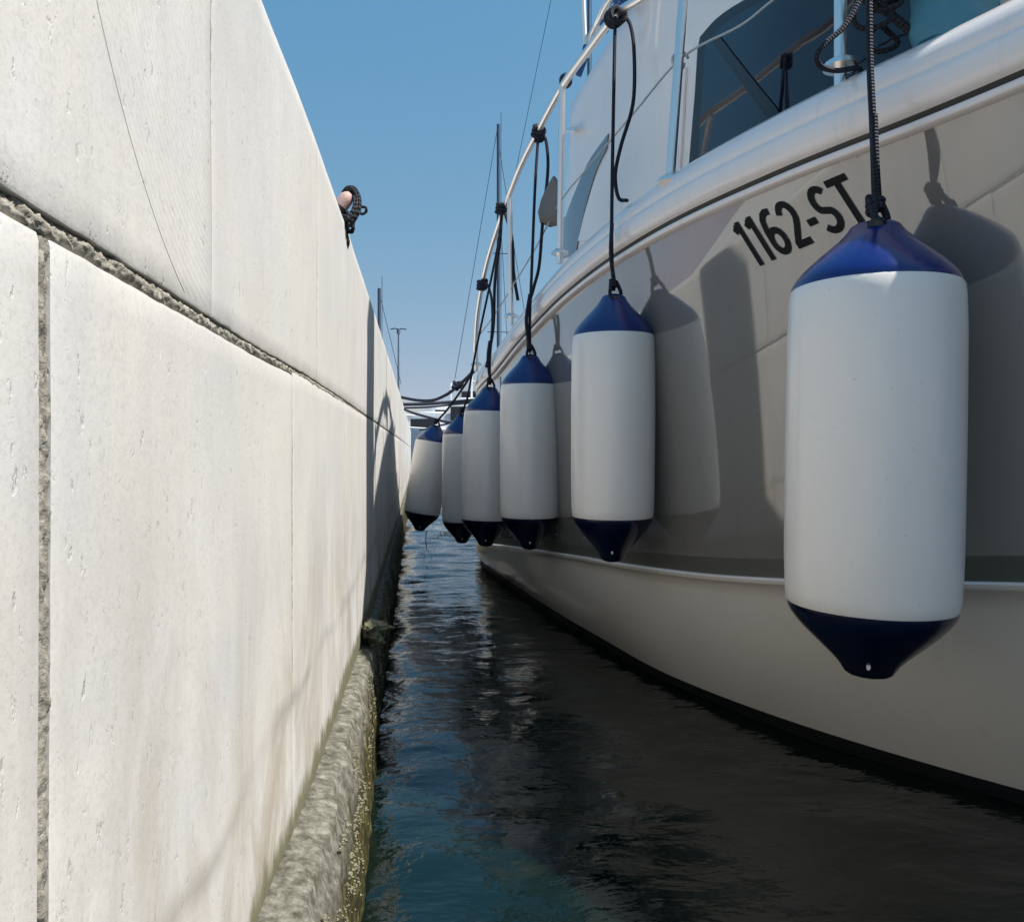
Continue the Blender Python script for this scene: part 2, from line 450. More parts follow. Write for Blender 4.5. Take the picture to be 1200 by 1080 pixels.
while y < QEND:
    pts.append((Vector((qx(y)-.004, y, JZ-.0025)), Vector((0, 0, 1)))); y += .03
bead(pts, .0032, .0015, amp=.0008)
pts = []; z = botz(.29)+.002
while z < JZ-.009:
    yv = .292+rag(z, 3, 9, .0011)
    pts.append((Vector((qx(.292)-.0006, yv, z)), Vector((0, 1, 0)))); z += .0012
bead(pts, .0050, .0006, amp=.0016, n=15)

def thin_joint(yj, z0, z1):
    pts = []; z = z0
    while z < z1:
        pts.append((Vector((qx(yj)+.0003, yj+rag(z, yj, 30, .0006), z)), Vector((0, 1, 0)))); z += .004
    bead(pts, .0011 if yj < 1 else .0016, -.0006, n=5, amp=.0004)
for yj in ends[3:-1]: thin_joint(yj, JZ+.001, TOPZ-.001)
for yj in ends2[4:-1]: thin_joint(yj, botz(yj)+.004, JZ-.009)

# footing: concrete toe with weed and barnacles
def fx(y): return interp([(-3, -.060), (.6, -.069), (1.0, -.071), (1.7, -.082), (4.5, -.093), (14, -.094)], y)
rows = []
fy = axis([(-2.2, .4, 20), (.4, 2.4, 260), (2.4, 6, 160), (6, QEND, 80)])
for y in fy:
    bz = botz(y); f = fx(y)
    pr = [(-.16, bz-.004), (-.128, bz-.003), (-.118, bz-.005), (-.110, bz-.006), (-.103, bz-.007), (min(-.098, f-.016), bz-.009), (min(-.093, f-.012), bz-.012), (min(-.090, f-.009), bz-.022),
          (f-.0085, bz-.042), (f-.007, bz-.06), (f-.006, bz-.08), (f-.004, bz-.10), (f-.002, bz-.125), (f-.001, bz-.15), (f, bz-.18), (f, bz-.22), (f, -.15), (f-.01, -.5)]
    r = []
    for k, (x, z) in enumerate(pr):
        dx = rag(y, z, 14, .007)+rag(y, z*1.3, 45, .0035)+rag(y, z, 120, .0015)
        dz = rag(y+5, x*3, 22, .0022)+rag(y+2, x*3, 70, .0016)
        if k < 2: dx = dz = 0
        r.append((x+(dx if k > 5 else 0), y, z+(dz if k < 9 else 0)))
    rows.append(r)
child_fix(MB().grid(rows).build('footing', M['footing'], sharp=180))
# barnacles on the footing's face
mb = MB(); random.seed(11)
for i in range(5200):
    y = .5+random.random()**1.4*3.4
    z = botz(y)-.024-abs(random.gauss(.05, .04))
    if z < .03: continue
    if noise.noise(Vector((y*9, z*14, 2))) < -.02: continue
    s = random.uniform(.0007, .0021)*(1 if y < 2 else 1.3)
    x = fx(y)+interp([(-.15, -.001), (-.10, -.004), (-.06, -.007), (-.042, -.0085), (-.028, -.010), (-.02, -.012)], z-botz(y))+rag(y, z, 14, .007)+rag(y, z*1.3, 45, .0035)
    n = 6; ph = random.random()
    base = [(x-.001, y+s*math.cos(6.283*k/n+ph), z+s*math.sin(6.283*k/n+ph)) for k in range(n)]
    tip = [(x+s*.9, y+s*.4*math.cos(6.283*k/n+ph), z+s*.4*math.sin(6.283*k/n+ph)) for k in range(n)]
    mb.grid([base, tip], True); mb.face(tip)
child_fix(tag(mb.build('barnacles', M['barn'], sharp=30), kind='stuff'))
# pale clump of weed / chipped mortar on the ledge
mb = MB(); cc = Vector((-.088, 1.66, CZ-.385))
for k in range(16):
    c = cc+Vector((random.uniform(-.022, .010), random.uniform(-.05, .05), random.uniform(-.022, .026)))
    a, b, h = random.uniform(.008, .018), random.uniform(.012, .032), random.uniform(.005, .010)
    rows = []
    for i in range(11):
        th = .02+3.10*i/10; rr_ = []
        for j in range(20):
            d = Vector((math.sin(th)*math.cos(math.pi*j/10), math.sin(th)*math.sin(math.pi*j/10), math.cos(th)))
            q = 1+.55*noise.fractal(d*2.1+Vector((k*3.1, 0, 0)), 1, 2, 4)
            rr_.append(c+Vector((a*d.x, b*d.y, h*d.z))*q)
        rows.append(rr_)
    mb.grid(rows, True)
mb.tube(crv([cc, cc+Vector((.022, .008, .010)), cc+Vector((.040, .012, .008))], 5), lambda t: .007*(1-t)+.002, 7)
tag(mb.build('weed_clump', M['weed'], sharp=180), 'pale yellowish crusty clump clinging to the foot of the quay wall', 'weed clump')

# ------------------------------------------------------------------ the boat
GX = [(-.10, 1.95), (-.02, 1.72), (.1, 1.50), (.3, 1.26), (.5, 1.10), (.7, .95), (.93, .80), (1.06, .727), (1.4, .60), (1.8, .505), (2.2, .445), (2.54, .408), (3, .365), (3.5, .335), (4, .325), (4.5, .36), (5.2, .44), (6.8, .62)]
WX = [(-.10, 2.9), (.1, 2.35), (.4, 1.88), (.7, 1.50), (.95, 1.22), (1.185, 1.02), (1.43, .856), (1.86, .66), (2.35, .558), (3.35, .413), (4.14, .335), (4.5, .37), (5.2, .455), (6.8, .66)]
R_IMG = [(545, 470), (565, 452), (585, 432), (620, 388), (680, 331), (760, 277), (860, 226), (950, 189), (1050, 149), (1200, 88)]
C_IMG = [(545, 632), (555, 634), (600, 640), (640, 646), (680, 652), (760, 665), (900, 679), (1050, 683), (1200, 684)]
def gx(y): return interp(GX, y)
def wx(y): return interp(WX, y)
def cx(y): return gx(y)+.50*(wx(y)-gx(y))
def zline(img, X, Y):
    px, _ = proj((X, Y, CZ)); py = interp(img, px)
    return at(px, py, Y).z
_rz = [(yy_, zline(R_IMG, gx(yy_), yy_)) for yy_ in (.95, 1.1, 1.3, 1.6, 1.9, 2.3, 2.8, 3.3, 3.9)]
_cz = [(yy_, zline(C_IMG, cx(yy_), yy_)) for yy_ in (1.1, 1.3, 1.6, 1.9, 2.3, 2.8, 3.3, 3.9)]
print('R z', [(a, round(b-CZ, 3)) for a, b in _rz]); print('C z', [(a, round(b-CZ, 3)) for a, b in _cz])
RZ = [(-.10, _rz[0][1]+.24), (.3, _rz[0][1]+.16), (.6, _rz[0][1]+.075), (.8, _rz[0][1]+.022)]+_rz+[(5, _rz[-1][1]-.03), (6.8, _rz[-1][1]-.05)]  # out-of-view bow sheer raised to keep sun off the nearest fender
CZt = [(-.10, _cz[0][1]+.12), (.5, _cz[0][1]+.05)]+_cz+[(5, _cz[-1][1]-.02), (6.8, _cz[-1][1]-.02)]
def rz(y): return interp(RZ, y)
def cz(y): return interp(CZt, y)
bow = .0
yt = thing('motor_yacht', (2.3, 3.2, 0), 'white motor yacht with a black registration number on its flared taupe bow', 'motor yacht')
bpy.context.view_layer.update()
def bp(o, parent=None):
    p = parent or yt
    o.parent = p; bpy.context.view_layer.update(); o.matrix_parent_inverse = p.matrix_world.inverted(); return o
Y0, Y1 = -.10, 6.8
HY = axis([(Y0, .6, 26), (.6, 3.2, 90), (3.2, Y1, 40)])
def hullpt(y, t):
    """topside: t = 0 at the rub rail, 1 at the top of the stripe; concave flare"""
    x0, x1 = gx(y)+.010, cx(y); z0, z1 = rz(y)-.018, cz(y)
    x = x0+(x1-x0)*t-(.030)*math.sin(math.pi*t)*max(0, min(1, (2.6-y)/1.2))*-1*.6
    return Vector((x, y, z0+(z1-z0)*t))
def axx(y): return 2.05+.08*(y)            # boat's centre line
def mirror(p):
    # across the centre line (nearly parallel to y)
    a = Vector((2.05, 0, 0)); d = Vector((.08, 1, 0)).normalized(); q = Vector((p[0], p[1], 0))-a
    r = d*q.dot(d)*2-q
    return Vector((a.x+r.x, a.y+r.y, p[2]))
def both(rows, mb):
    mb.grid(rows); mb.grid([[mirror(p) for p in r] for r in rows]); return mb
# clip at the centre line so the two halves meet in a stem
def clampc(p):
    return p if p.x < axx(p.y) else Vector((axx(p.y), p.y, p.z))
ST = .055                                   # stripe height
def stripe_h(y): return .033+.012*max(0, min(1, (2.6-y)/1.5))
top_rows = [[clampc(hullpt(y, t/22*(1-stripe_h(y)/max(.1, (rz(y)-cz(y)))))) for t in range(23)] for y in HY]
hull = bp(both(top_rows, MB()).build('hull', M['hull'], sharp=180))
str_rows = [[clampc(hullpt(y, 1-stripe_h(y)/max(.1, (rz(y)-cz(y)))*(1-k/3))+Vector((-.0005, 0, 0))) for k in range(4)] for y in HY]
bp(both(str_rows, MB()).build('hull_stripe', M['stripe'], hull, sharp=180), hull)
low = []
for y in HY:
    r = []
    a = Vector((cx(y), y, cz(y))); b = Vector((wx(y), y, .028))
    r += [clampc(a+Vector((-.012, 0, -.002))), clampc(a+Vector((-.013, 0, -.009)))]
    for k in range(12):
        t = k/11; p = (a+Vector((-.004, 0, -.012))).lerp(b, t); p.x -= .02*math.sin(math.pi*t); r.append(clampc(p))
    low.append(r)
bp(both(low, MB()).build('hull_bottom', M['hull_low'], hull, sharp=180), hull)
# moulded spray rail line
rail = [[clampc(Vector((cx(y)+dx, y, cz(y)+dz))) for dx, dz in ((.002, .004), (-.010, .003), (-.014, -.001), (-.012, -.005), (.003, -.006))] for y in HY]
bp(both(rail, MB()).build('spray_rail', M['white_gel'], hull), hull)
af = []
for y in HY:
    b = Vector((wx(y), y, .028))
    af.append([clampc(b+Vector((.0006, 0, .001))), clampc(Vector((wx(y)+.02, y, -.02))), clampc(Vector((wx(y)+.25, y, -.25))), Vector((axx(y), y, -.5))])
bp(both(af, MB()).build('waterline_paint', M['antifoul'], hull), hull)
tr = [hullpt(Y1, 0), hullpt(Y1, 1), Vector((wx(Y1), Y1, -.1))]
bp(MB().face([tr[0], tr[1], tr[2]]+[mirror(p) for p in tr[::-1]]).build('transom', M['white_gel'], hull), hull)

# gunwale moulding swept along the sheer
def gn(y):
    e = .01; t = Vector((gx(y+e)-gx(y-e), 2*e, 0)).normalized(); return Vector((-t.y, t.x, 0))   # outboard
def sweep(prof, ysamp=HY):
    rows = []
    for y in ysamp:
        base = Vector((gx(y), y, rz(y))); n = gn(y)
        rows.append([clampc(base+n*o+Vector((0, 0, z))) for o, z in prof])
    return rows
gt = [(.006, .005), (.012, .008), (.017, .018), (.020, .032), (.019, .046), (.016, .055), (.012, .059), (.0105, .0625), (.012, .066), (.0115, .073), (.0085, .082), (.002, .096), (-.009, .109), (-.024, .121), (-.044, .130), (-.072, .136), (-.12, .136)]
gun = bp(both(sweep(gt), MB()).build('gunwale', M['white_gel'], sharp=60))
bp(both(sweep([(-.010, -.0185), (.004, -.017), (.007, -.013), (.007, -.006), (.003, -.003)]), MB()).build('rub_strip', M['white_gel'], gun, sharp=60), gun)
bp(both(sweep([(.003, -.004), (.002, .001), (.006, .006)]), MB()).build('groove', M['groove'], gun), gun)
deck = []
for y in HY:
    p = clampc(Vector((gx(y), y, rz(y)))+gn(y)*-.118+Vector((0, 0, .136)))
    deck.append([p, clampc(p+Vector((.01, 0, -.03))), Vector((axx(y), y, max(p.z+.02, CZ+.55)))])
bp(both(deck, MB()).build('deck', M['white_gel'], sharp=30))

# cabin side
CB = [(.58, 2.3), (.62, 1.75), (.75, 1.35), (1.0, 1.05), (1.27, .89), (1.55, .81), (1.95, .745), (2.38, .69), (2.8, .655), (3.32, .622), (3.6, .72), (4.2, .85), (5.0, 1.02)]  # last points: unseen aft extension added to shade the leftmost fender
ROOFZ = CZ+1.52
def cbpt(y, z):
    x = interp(CB, y); return Vector((x+max(0, z-CZ-.55)*.05, y, z))
def cab_hit(px, py):
    """where a photo ray meets the cabin side"""
    lo, hi = .6, 3.6
    for _ in range(40):
        m_ = (lo+hi)/2; p = at(px, py, m_)
        if p.x < cbpt(m_, p.z).x: lo = m_
        else: hi = m_
    return at(px, py, lo)
CY = axis([(.585, 1.0, 14), (1.0, 3.32, 50), (3.32, 5.0, 14)])
rows = [[cbpt(y, CZ+.42+(ROOFZ-CZ-.42)*k/16) for k in range(17)] for y in CY]
for r in rows:
    e = r[-1]; r += [e+Vector((.012, 0, .018)), e+Vector((.05, 0, .035)), Vector((axx(e.y), e.y, e.z+.07))]
cab = bp(both(rows, MB()).build('cabin', M['cabin_gel'], sharp=70))
e = rows[-1]; mb = MB(); mb.face(e+[mirror(p) for p in e[::-1]])
bp(mb.build('cabin_back_wall', M['cabin_gel'], cab), cab)
wr = []  # unseen upright panel, added to throw a shadow strip on the quay
for i in range(9):
    yv = 1.33+.27*i/8; top = ROOFZ+.70-.05*abs(i-5)/5; col_ = []
    for k in range(7):
        p = cbpt(yv, ROOFZ-.03); col_.append(Vector((p.x+.02+.02*k/6, yv+.03*k/6, ROOFZ-.03+(top-ROOFZ+.03)*k/6)))
    wr.append(col_)
mb = MB(); mb.grid(wr); bk = [[p+Vector((.05, .015, 0)) for p in r] for r in wr]; mb.grid(bk)
for a_, b_ in ((wr[0], bk[0]), (wr[-1], bk[-1]), ([r[-1] for r in wr], [r[-1] for r in bk])): mb.grid([a_, b_])
bp(mb.build('shadow_caster_panel', M['cabin_gel'], cab, sharp=50), cab)
def on_cabin(poly, name, mat, off, parent, thick=.004, n=8):
    """fill a curved polygon lying on the cabin side with real thickness"""
    pts = [cab_hit(*p) for p in poly]
    # work in (y, z), make a dense fill
    me = bpy.data.meshes.new(name); bm = bmesh.new()
    vs = [bm.verts.new((0, p.y, p.z)) for p in pts]; f = bm.faces.new(vs)
    for _ in range(1): pass
    ys_ = [p.y for p in pts]; 
    k = 40
    for i in range(1, k):
        yv = min(ys_)+(max(ys_)-min(ys_))*i/k
        bmesh.ops.bisect_plane(bm, geom=bm.verts[:]+bm.edges[:]+bm.faces[:], plane_co=(0, yv, 0), plane_no=(0, 1, 0))
    r = bmesh.ops.extrude_face_region(bm, geom=bm.faces[:])
    new = [g for g in r['geom'] if isinstance(g, bmesh.types.BMVert)]
    ns = set(new)
    for v in bm.verts:
        p = cbpt(v.co.y, v.co.z); o_ = off+(thick if v in ns else 0)
        v.co = (p.x-o_, p.y-o_*.25, p.z)
    bmesh.ops.recalc_face_normals(bm, faces=bm.faces)
    bm.to_mesh(me); bm.free(); me.materials.append(mat)
    o = bpy.data.objects.new(name, me); C.objects.link(o); return bp(o, parent)
def smooth2(pts, n=5):
    return [(p.x, p.y) for p in crv([(a, b, 0) for a, b in pts], n)]
top_edge = smooth2([(822, 44), (842, 22), (872, 2), (915, -18), (975, -38), (1060, -60), (1150, -70)])
frame_poly = [(808, 205)]+[(816, 110)]+[(819, 60)]+top_edge+[(1190, 60), (1180, 140), (1000, 190), (900, 215)]
win = on_cabin(frame_poly, 'window', M['seal'], .001, yt, .004)
inner = [(820, 200), (826, 110), (829, 66)]+[(a+8, b+9) for a, b in top_edge]+[(1180, 70), (1170, 135), (1000, 182), (900, 206)]
on_cabin(inner, 'pane', M['glass'], .0055, win, .003)
on_cabin([(838, 48), (846, 42), (915, 128), (925, 150), (912, 150)], 'mullion', M['seal'], .009, win, .003)
on_cabin(smooth2([(655, 305), (662, 262), (675, 225), (692, 188), (714, 157)])+smooth2([(712, 175), (700, 200), (688, 240), (678, 285), (676, 300)]), 'step_shade_panel', M['shade_grey'], .001, cab, .004)  # flat dark panel: its colour stands in for shade at the cabin step
on_cabin(smooth2([(679, 283), (690, 240), (704, 200), (728, 168), (760, 132), (788, 100), (799, 84)])+[(806, 80), (802, 150), (797, 230), (700, 280)], 'moulded_panel', M['cabin_gel'], .0005, cab, .007)
cl = thing('deck_cleat', cab_hit(675, 152), None, None); cl.parent = None
C.objects.unlink(cl); bpy.data.objects.remove(cl)
p0, p1 = cab_hit(667, 154), cab_hit(684, 153)
mb = MB(); o1 = Vector((-.03, 0, 0)); mb.tube([p0+o1, p1+o1], .009, 8); mb.tube([p0.lerp(p1, .3), p0.lerp(p1, .3)+o1], .006, 8); mb.tube([p0.lerp(p1, .7), p0.lerp(p1, .7)+o1], .006, 8)
bp(mb.build('grab_handle', M['steel']))
# seam of the moulded cabin side
seam = [cab_hit(a, b)+Vector((-.0008, 0, 0)) for a, b in smooth2([(735, 38), (750, 34), (772, 34), (782, 60), (770, 110), (745, 150), (722, 185)], 6)]

# guard rail: stanchions, top rail, lifeline
def rp(px, py, y): return at(px, py, y)
RT = [(1010, -190, 1.18), (900, -118, 1.42), (800, -45, 1.63), (760, -8, 1.76), (722, 18, 1.9), (690, 58, 2.1), (660, 100, 2.35), (630, 155, 2.6), (610, 195, 2.8), (597, 228, 2.98), (585, 262, 3.15), (573, 300, 3.35), (565, 335, 3.52), (559, 375, 3.65), (557, 412, 3.72)]
rail_pts = crv([rp(*p) for p in RT], 8)
gr = bp(MB().tube(rail_pts, .0115, 12).build('guard_rail', M['steel']))
def stan(px_b, py_b, yb, top):
    b = rp(px_b, py_b, yb); t = rp(*top)
    mb = MB(); mb.tube([b+Vector((0, 0, -.03)), b, t], .0105, 12); mb.lathe([(.0, .012), (.014, .012), (.026, .004), (.028, -.004), (0, -.004)], 16, tuple(b+Vector((0, 0, .004))))
    return bp(mb.build('stanchion', M['steel']))
stan(785, 214, 1.63, (804, -48, 1.63))
stan(656, 298, 2.42, (659, 102, 2.35))
stan(599, 372, 3.02, (597, 232, 2.99))
stan(558, 428, 3.74, (558, 395, 3.70))
stan(985, 80, 1.2, (985, -175, 1.22))
life = crv([rp(*p) for p in [(1000, -60, 1.21), (912, -4, 1.4), (868, 30, 1.5), (799, 68, 1.635), (745, 130, 1.9), (690, 195, 2.2), (657, 236, 2.4), (628, 290, 2.7), (599, 338, 3.0), (580, 368, 3.3), (560, 395, 3.68)]], 6)
bp(MB().tube(life, .0028, 6).build('lifeline', M['wire']))
mb = MB(); q = rp(798, 68, 1.635)
mb.tube(crv([q+Vector((.016*math.cos(a*.7), .01*a*.25, .016*math.sin(a*.7))) for a in range(10)], 3), .003, 6)
bp(mb.build('lifeline_shackle', M['wire']))

# flybridge pipework and antenna above the roof line
fly = crv([rp(*p) for p in [(812, -160, 2.3), (765, -75, 2.4), (730, -20, 2.5), (712, 4, 2.55), (702, 24, 2.6), (692, 45, 2.65), (688, 66, 2.65)]], 6)
bp(MB().tube(fly, .013, 10).build('flybridge_rail', M['steel']))
bp(MB().tube([rp(682, -40, 2.62), rp(686, 56, 2.6)], .0075, 8).build('antenna', M['boatwhite']))
mb = MB(); mb.tube([rp(687, 54, 2.6), rp(684, 72, 2.6), rp(678, 88, 2.6)], .011, 8)
bp(mb.build('pipe_bracket', M['bluecanvas']))
bp(MB().tube([rp(704, 20, 2.6), rp(710, 38, 2.6)], .012, 8).build('pipe_bracket', M['bluecanvas']))
# dark folded cover on the flybridge edge
mb = MB(); rows = []
for i in range(9):
    t = i/8; a = rp(722+58*t, 14-75*t, 2.55); rows.append([a+Vector((0, .04*math.cos(k*.785)+.02*math.sin(i*1.3), .05+.055*math.sin(k*.785)+.008*math.sin(i*2.1))) for k in range(8)])
mb.grid(rows, True); mb.face(rows[0]); mb.face(rows[-1])
bp(mb.build('flybridge_cover', M['bluecanvas']))
# round black knob seen just outside the rail
c = rp(663, 95, 2.42); mb = MB()
mb.lathe([(.0001, .024), (.010, .022), (.018, .015), (.022, .004), (.021, -.007), (.015, -.017), (.006, -.023), (.0001, -.024)], 18, tuple(c))
mb.tube([c+Vector((.005, 0, -.005)), rp(668, 97, 2.40)], .007, 8)
bp(mb.build('horn', M['black']))
# grey canvas pouch hung on the second stanchion
A = [rp(*p) for p in [(631, 252, 2.52), (635, 236, 2.52), (642, 220, 2.5), (650, 206, 2.48), (655, 213, 2.45), (656, 232, 2.45), (655, 254, 2.45), (643, 257, 2.5)]]
mb = MB(); c = sum(A, Vector())/len(A)
B = [p+Vector((.02, .09, 0)) for p in A]
mb.grid([[c.lerp(p, .9)+Vector((-.008, -.012, 0)) for p in A], A, B, [c+Vector((.02, .09, 0))+(p-c)*.9+Vector((.006, .01, 0)) for p in A]], True)
mb.face([c.lerp(p, .9)+Vector((-.008, -.012, 0)) for p in A]); mb.face([c+Vector((.02, .09, 0))+(p-c)*.9+Vector((.006, .01, 0)) for p in A])
tag(mb.build('canvas_pouch', M['greybag'], sharp=35), 'small grey wedge shaped canvas pouch hanging on the boat rail stanchion', 'pouch')

# registration number wrapped on the flare
def hull_hit(px, py):
    lo, hi = .5, 4.0
    def outside(yv):
        p = at(px, py, yv); z0, z1 = rz(yv)-.018, cz(yv); t = (z0-p.z)/(z0-z1)
        return p.x < hullpt(yv, t).x
    for _ in range(45):
        m_ = (lo+hi)/2
        if outside(m_): lo = m_
        else: hi = m_
    return at(px, py, lo)
# stroke lettering: each glyph is a set of bars / arcs drawn with a flat pen
def stroke(bm, pts, w_):
    P = [Vector((a, b, 0)) for a, b in pts]; L = []; Rr = []
    for i, p in enumerate(P):
        if i == 0: t = P[1]-P[0]
        elif i == len(P)-1: t = P[-1]-P[-2]
        else: t = (P[i+1]-P[i]).normalized()+(P[i]-P[i-1]).normalized()
        t.normalize(); nn = Vector((-t.y, t.x, 0)); k = 1.0
        if 0 < i < len(P)-1: k = 1/max(.5, nn.dot(Vector((-(P[i]-P[i-1]).normalized().y, (P[i]-P[i-1]).normalized().x, 0))))
        L.append(bm.verts.new(p+nn*w_/2*k)); Rr.append(bm.verts.new(p-nn*w_/2*k))
    for i in range(len(P)-1): bm.faces.new((L[i], L[i+1], Rr[i+1], Rr[i]))
def arcp(cx_, cy_, rx, ry, a0, a1, n=14):
    return [(cx_+rx*math.cos(R(a0+(a1-a0)*i/n)), cy_+ry*math.sin(R(a0+(a1-a0)*i/n))) for i in range(n+1)]
bm = bmesh.new(); W_ = .15; xo = 0
for ch in '1162-ST':
    if ch == '1': gl = [[(.22, 0), (.22, 1)], [(.02, .80), (.10, .85), (.165, .93)]]; adv = .44
    elif ch == '6': gl = [arcp(.27, .30, .20, .235, 0, 360, 24), [(.07, .33), (.075, .55), (.13, .78), (.22, .89), (.33, .935), (.45, .92)]]; adv = .63
    elif ch == '2': gl = [arcp(.25, .68, .20, .255, 165, -25, 16)+[(.36, .45), (.20, .24), (.08, .068)], [(.03, .068), (.49, .068)]]; adv = .64
    elif ch == '-': gl = [[(.02, .38), (.27, .38)]]; adv = .36
    elif ch == 'S': gl = [arcp(.27, .70, .19, .235, 35, 235, 14)+arcp(.24, .275, .215, .215, 50, -150, 14)]; adv = .60
    else: gl = [[(.0, .93), (.54, .93)], [(.27, .87), (.27, 0)]]; adv = .56
    for g_ in gl: stroke(bm, [(a+xo, b) for a, b in g_], W_)
    xo += adv
x0, x1, z0, z1 = 0, xo, 0, 1
# the four corners of the number on the hull, as hull coordinates; letters are laid in between on the surface
TL, TR, BL, BR = hull_hit(856, 264), hull_hit(990, 203), hull_hit(887, 314), hull_hit(1024, 256)
def tof(p): return (rz(p.y)-.018-p.z)/(rz(p.y)-.018-cz(p.y))
cor = [(p.y, tof(p)) for p in (TL, TR, BL, BR)]
for v in bm.verts:
    a = (v.co.x-x0)/(x1-x0); b = (v.co.y-z0)/(z1-z0)
    yv = (cor[0][0]*(1-a)+cor[1][0]*a)*b+(cor[2][0]*(1-a)+cor[3][0]*a)*(1-b)
    tv = (cor[0][1]*(1-a)+cor[1][1]*a)*b+(cor[2][1]*(1-a)+cor[3][1]*a)*(1-b)
    p = hullpt(yv, tv); v.co = (p.x-.0016, p.y-.0008, p.z)
me2 = bpy.data.meshes.new('registration_number'); bm.to_mesh(me2); bm.free(); me2.materials.append(M['letter'])
ro = bpy.data.objects.new('registration_number', me2); C.objects.link(ro); bp(ro, hull)

# things lying on the side deck beyond the gunwale
c = at(1118, -18, 1.12); mb = MB(); rows = []
for i in range(10):
    z = -.10+.20*i/9; k = 1+.05*math.sin(i*1.7)
    rows.append([c+Vector(((.062*math.cos(a)+.008*math.sin(3*a+i))*k, (.05*math.sin(a)+.006*math.cos(2*a+i))*k, z)) for a in [2*math.pi*j/20 for j in range(20)]])
mb.grid(rows, True); mb.face(rows[-1]); mb.face(rows[0])
tag(mb.build('deck_tub', M['teal'], sharp=50), 'crumpled teal covered tub standing on the yacht side deck', 'tub')
random.seed(5)
mb = MB(); c = at(1035, 0, 1.14)
for k in range(6):
    o_ = Vector((random.uniform(-.02, .03), random.uniform(-.01, .03), random.uniform(-.05, .05)))
    r_ = random.uniform(.018, .032)
    mb.tube([c+o_+Vector((r_*math.cos(a), .3*r_*math.sin(a*2), r_*math.sin(a)*.8)) for a in [2*math.pi*j/18 for j in range(19)]], .0045, 7)
mb.tube(crv([c+Vector((-.05, 0, .06)), c+Vector((0, .01, 0)), c+Vector((.045, 0, -.045))], 5), .007, 8)
tag(mb.build('line_tangle', M['rope_b']), 'tangle of black line beside the teal tub on the yacht deck', 'rope')

# ------------------------------------------------------------------ fenders and their lines
def fender(name_loc, rad, length, label, tilt=(0, 0), fat=1.0, tipk=1.0, spin=0):
    """origin at the upper eye; hangs down"""
    root = thing('boat_fender', name_loc, label, 'fender', 'white boat fenders with blue ends hung along the yacht')
    L = length; ct = L*.158*tipk; cb = L*.172*tipk; zt, zb = -ct, -(L-cb)
    body = [(rad*.955, zt), (rad*.972, zt-.004), (rad*.985, zt-.02), (rad*1.0, zt-.07)]
    for k in range(1, 8): body.append((rad*(1.0+.006*math.sin(math.pi*k/8)), zt-.07+(zb-zt+.14)*k/8))
    body += [(rad, zb+.07), (rad*.985, zb+.02), (rad*.972, zb+.004), (rad*.955, zb)]
    MB().lathe(body, 56).build('body', M['fwhite'], root, sharp=60)
    def cap(zs, s, full):
        prof = [(rad*.957, 0), (rad*.955, .04), (rad*.93, .11), (rad*.875, .20), (rad*.79, .31), (rad*.68, .43), (rad*.555, .56), (rad*.44, .68), (rad*.355, .78), (rad*.30, .86), (rad*.262, .92), (rad*.20, .965), (rad*.11, .99), (.0002, 1.0)]
        n = 40; rows = []
        for r, t in prof:
            z = zs+s*t*full; row = []
            fl = max(0, (t-.75)/.25)*.55              # flattened eye lug
            for k in range(n):
                a = 2*math.pi*k/n; row.append((r*math.cos(a)*(1+fl*.12), r*math.sin(a)*(1-fl), z))
            rows.append(row)
        o = MB().grid(rows, True).build('end_cap', M['fblue'] if s > 0 else M['fblue_shade'], root, sharp=60)
        # the rope eye
        mb = MB(); tt = .84 if s > 0 else .74; zc = zs+s*full*tt; yo = -rad*interp([(.68, .44), (.78, .355), (.86, .30), (.92, .262)], tt)*(1-max(0, tt-.75)/.25*.55)
        ring = [(.0005, 0), ]
        mb.grid([[(rad*.075*k_*math.cos(a), yy_, zc+rad*.075*k_*math.sin(a)) for a in [2*math.pi*j/16 for j in range(16)]] for k_, yy_ in ((1.3, yo+rad*.05), (1.2, yo-rad*.012), (.8, yo-rad*.022), (.5, yo-rad*.005), (.001, yo-rad*.005))], True)
        ey = mb.build('eye', M['black'] if s > 0 else M['fwhite'], o, sharp=60)
        if s < 0: ey.scale = (.26, 1, .40); ey.location = (0, -.0005, zc*(1-.40))
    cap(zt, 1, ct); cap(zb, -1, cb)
    root.rotation_euler = (tilt[0], tilt[1], spin)
    return root
specs = [  # pixel of top eye, photo length px, depth Y, radius, real length, tilt about y
    ((1026, 258), 1.056, .1205, .675, (R(0), R(.8)), 'largest white fender with blue ends, nearest, hanging below the registration number', .95),
    ((719, 344), 1.796, .100, .645, (R(1), R(.3)), 'upright white fender second from the right, in front of the bow shadow'  , 1),
    ((621, 415), 2.54, .100, .655, (R(1), 0), 'third fender from the right, between the second nearest and the fourth', 1),
    ((574, 453), 2.99, .100, .625, (R(0), R(1.5)), 'fourth white fender from the right, partly behind the third', 1),
    ((542, 485), 3.80, .100, .640, (R(0), R(.2)), 'narrow visible slice of fender between the leaning one and the fourth', 1),
    ((511, 498), 4.22, .100, .585, (R(0), R(9)), 'leftmost fender, leaning with its foot against the quay footing', 1)]
specs[1] = specs[1][:5]+('upright white fender hanging second nearest, left of the registration number',)+specs[1][6:]
tops = []
fobj = []
for (px, py), Y, rad, L, tl, lab, tk in specs:
    p = at(px, py, Y); f = fender(p, rad, L, lab, tl, tipk=tk, spin=-math.atan2(p.x, p.y)); tops.append(p); fobj.append(f)

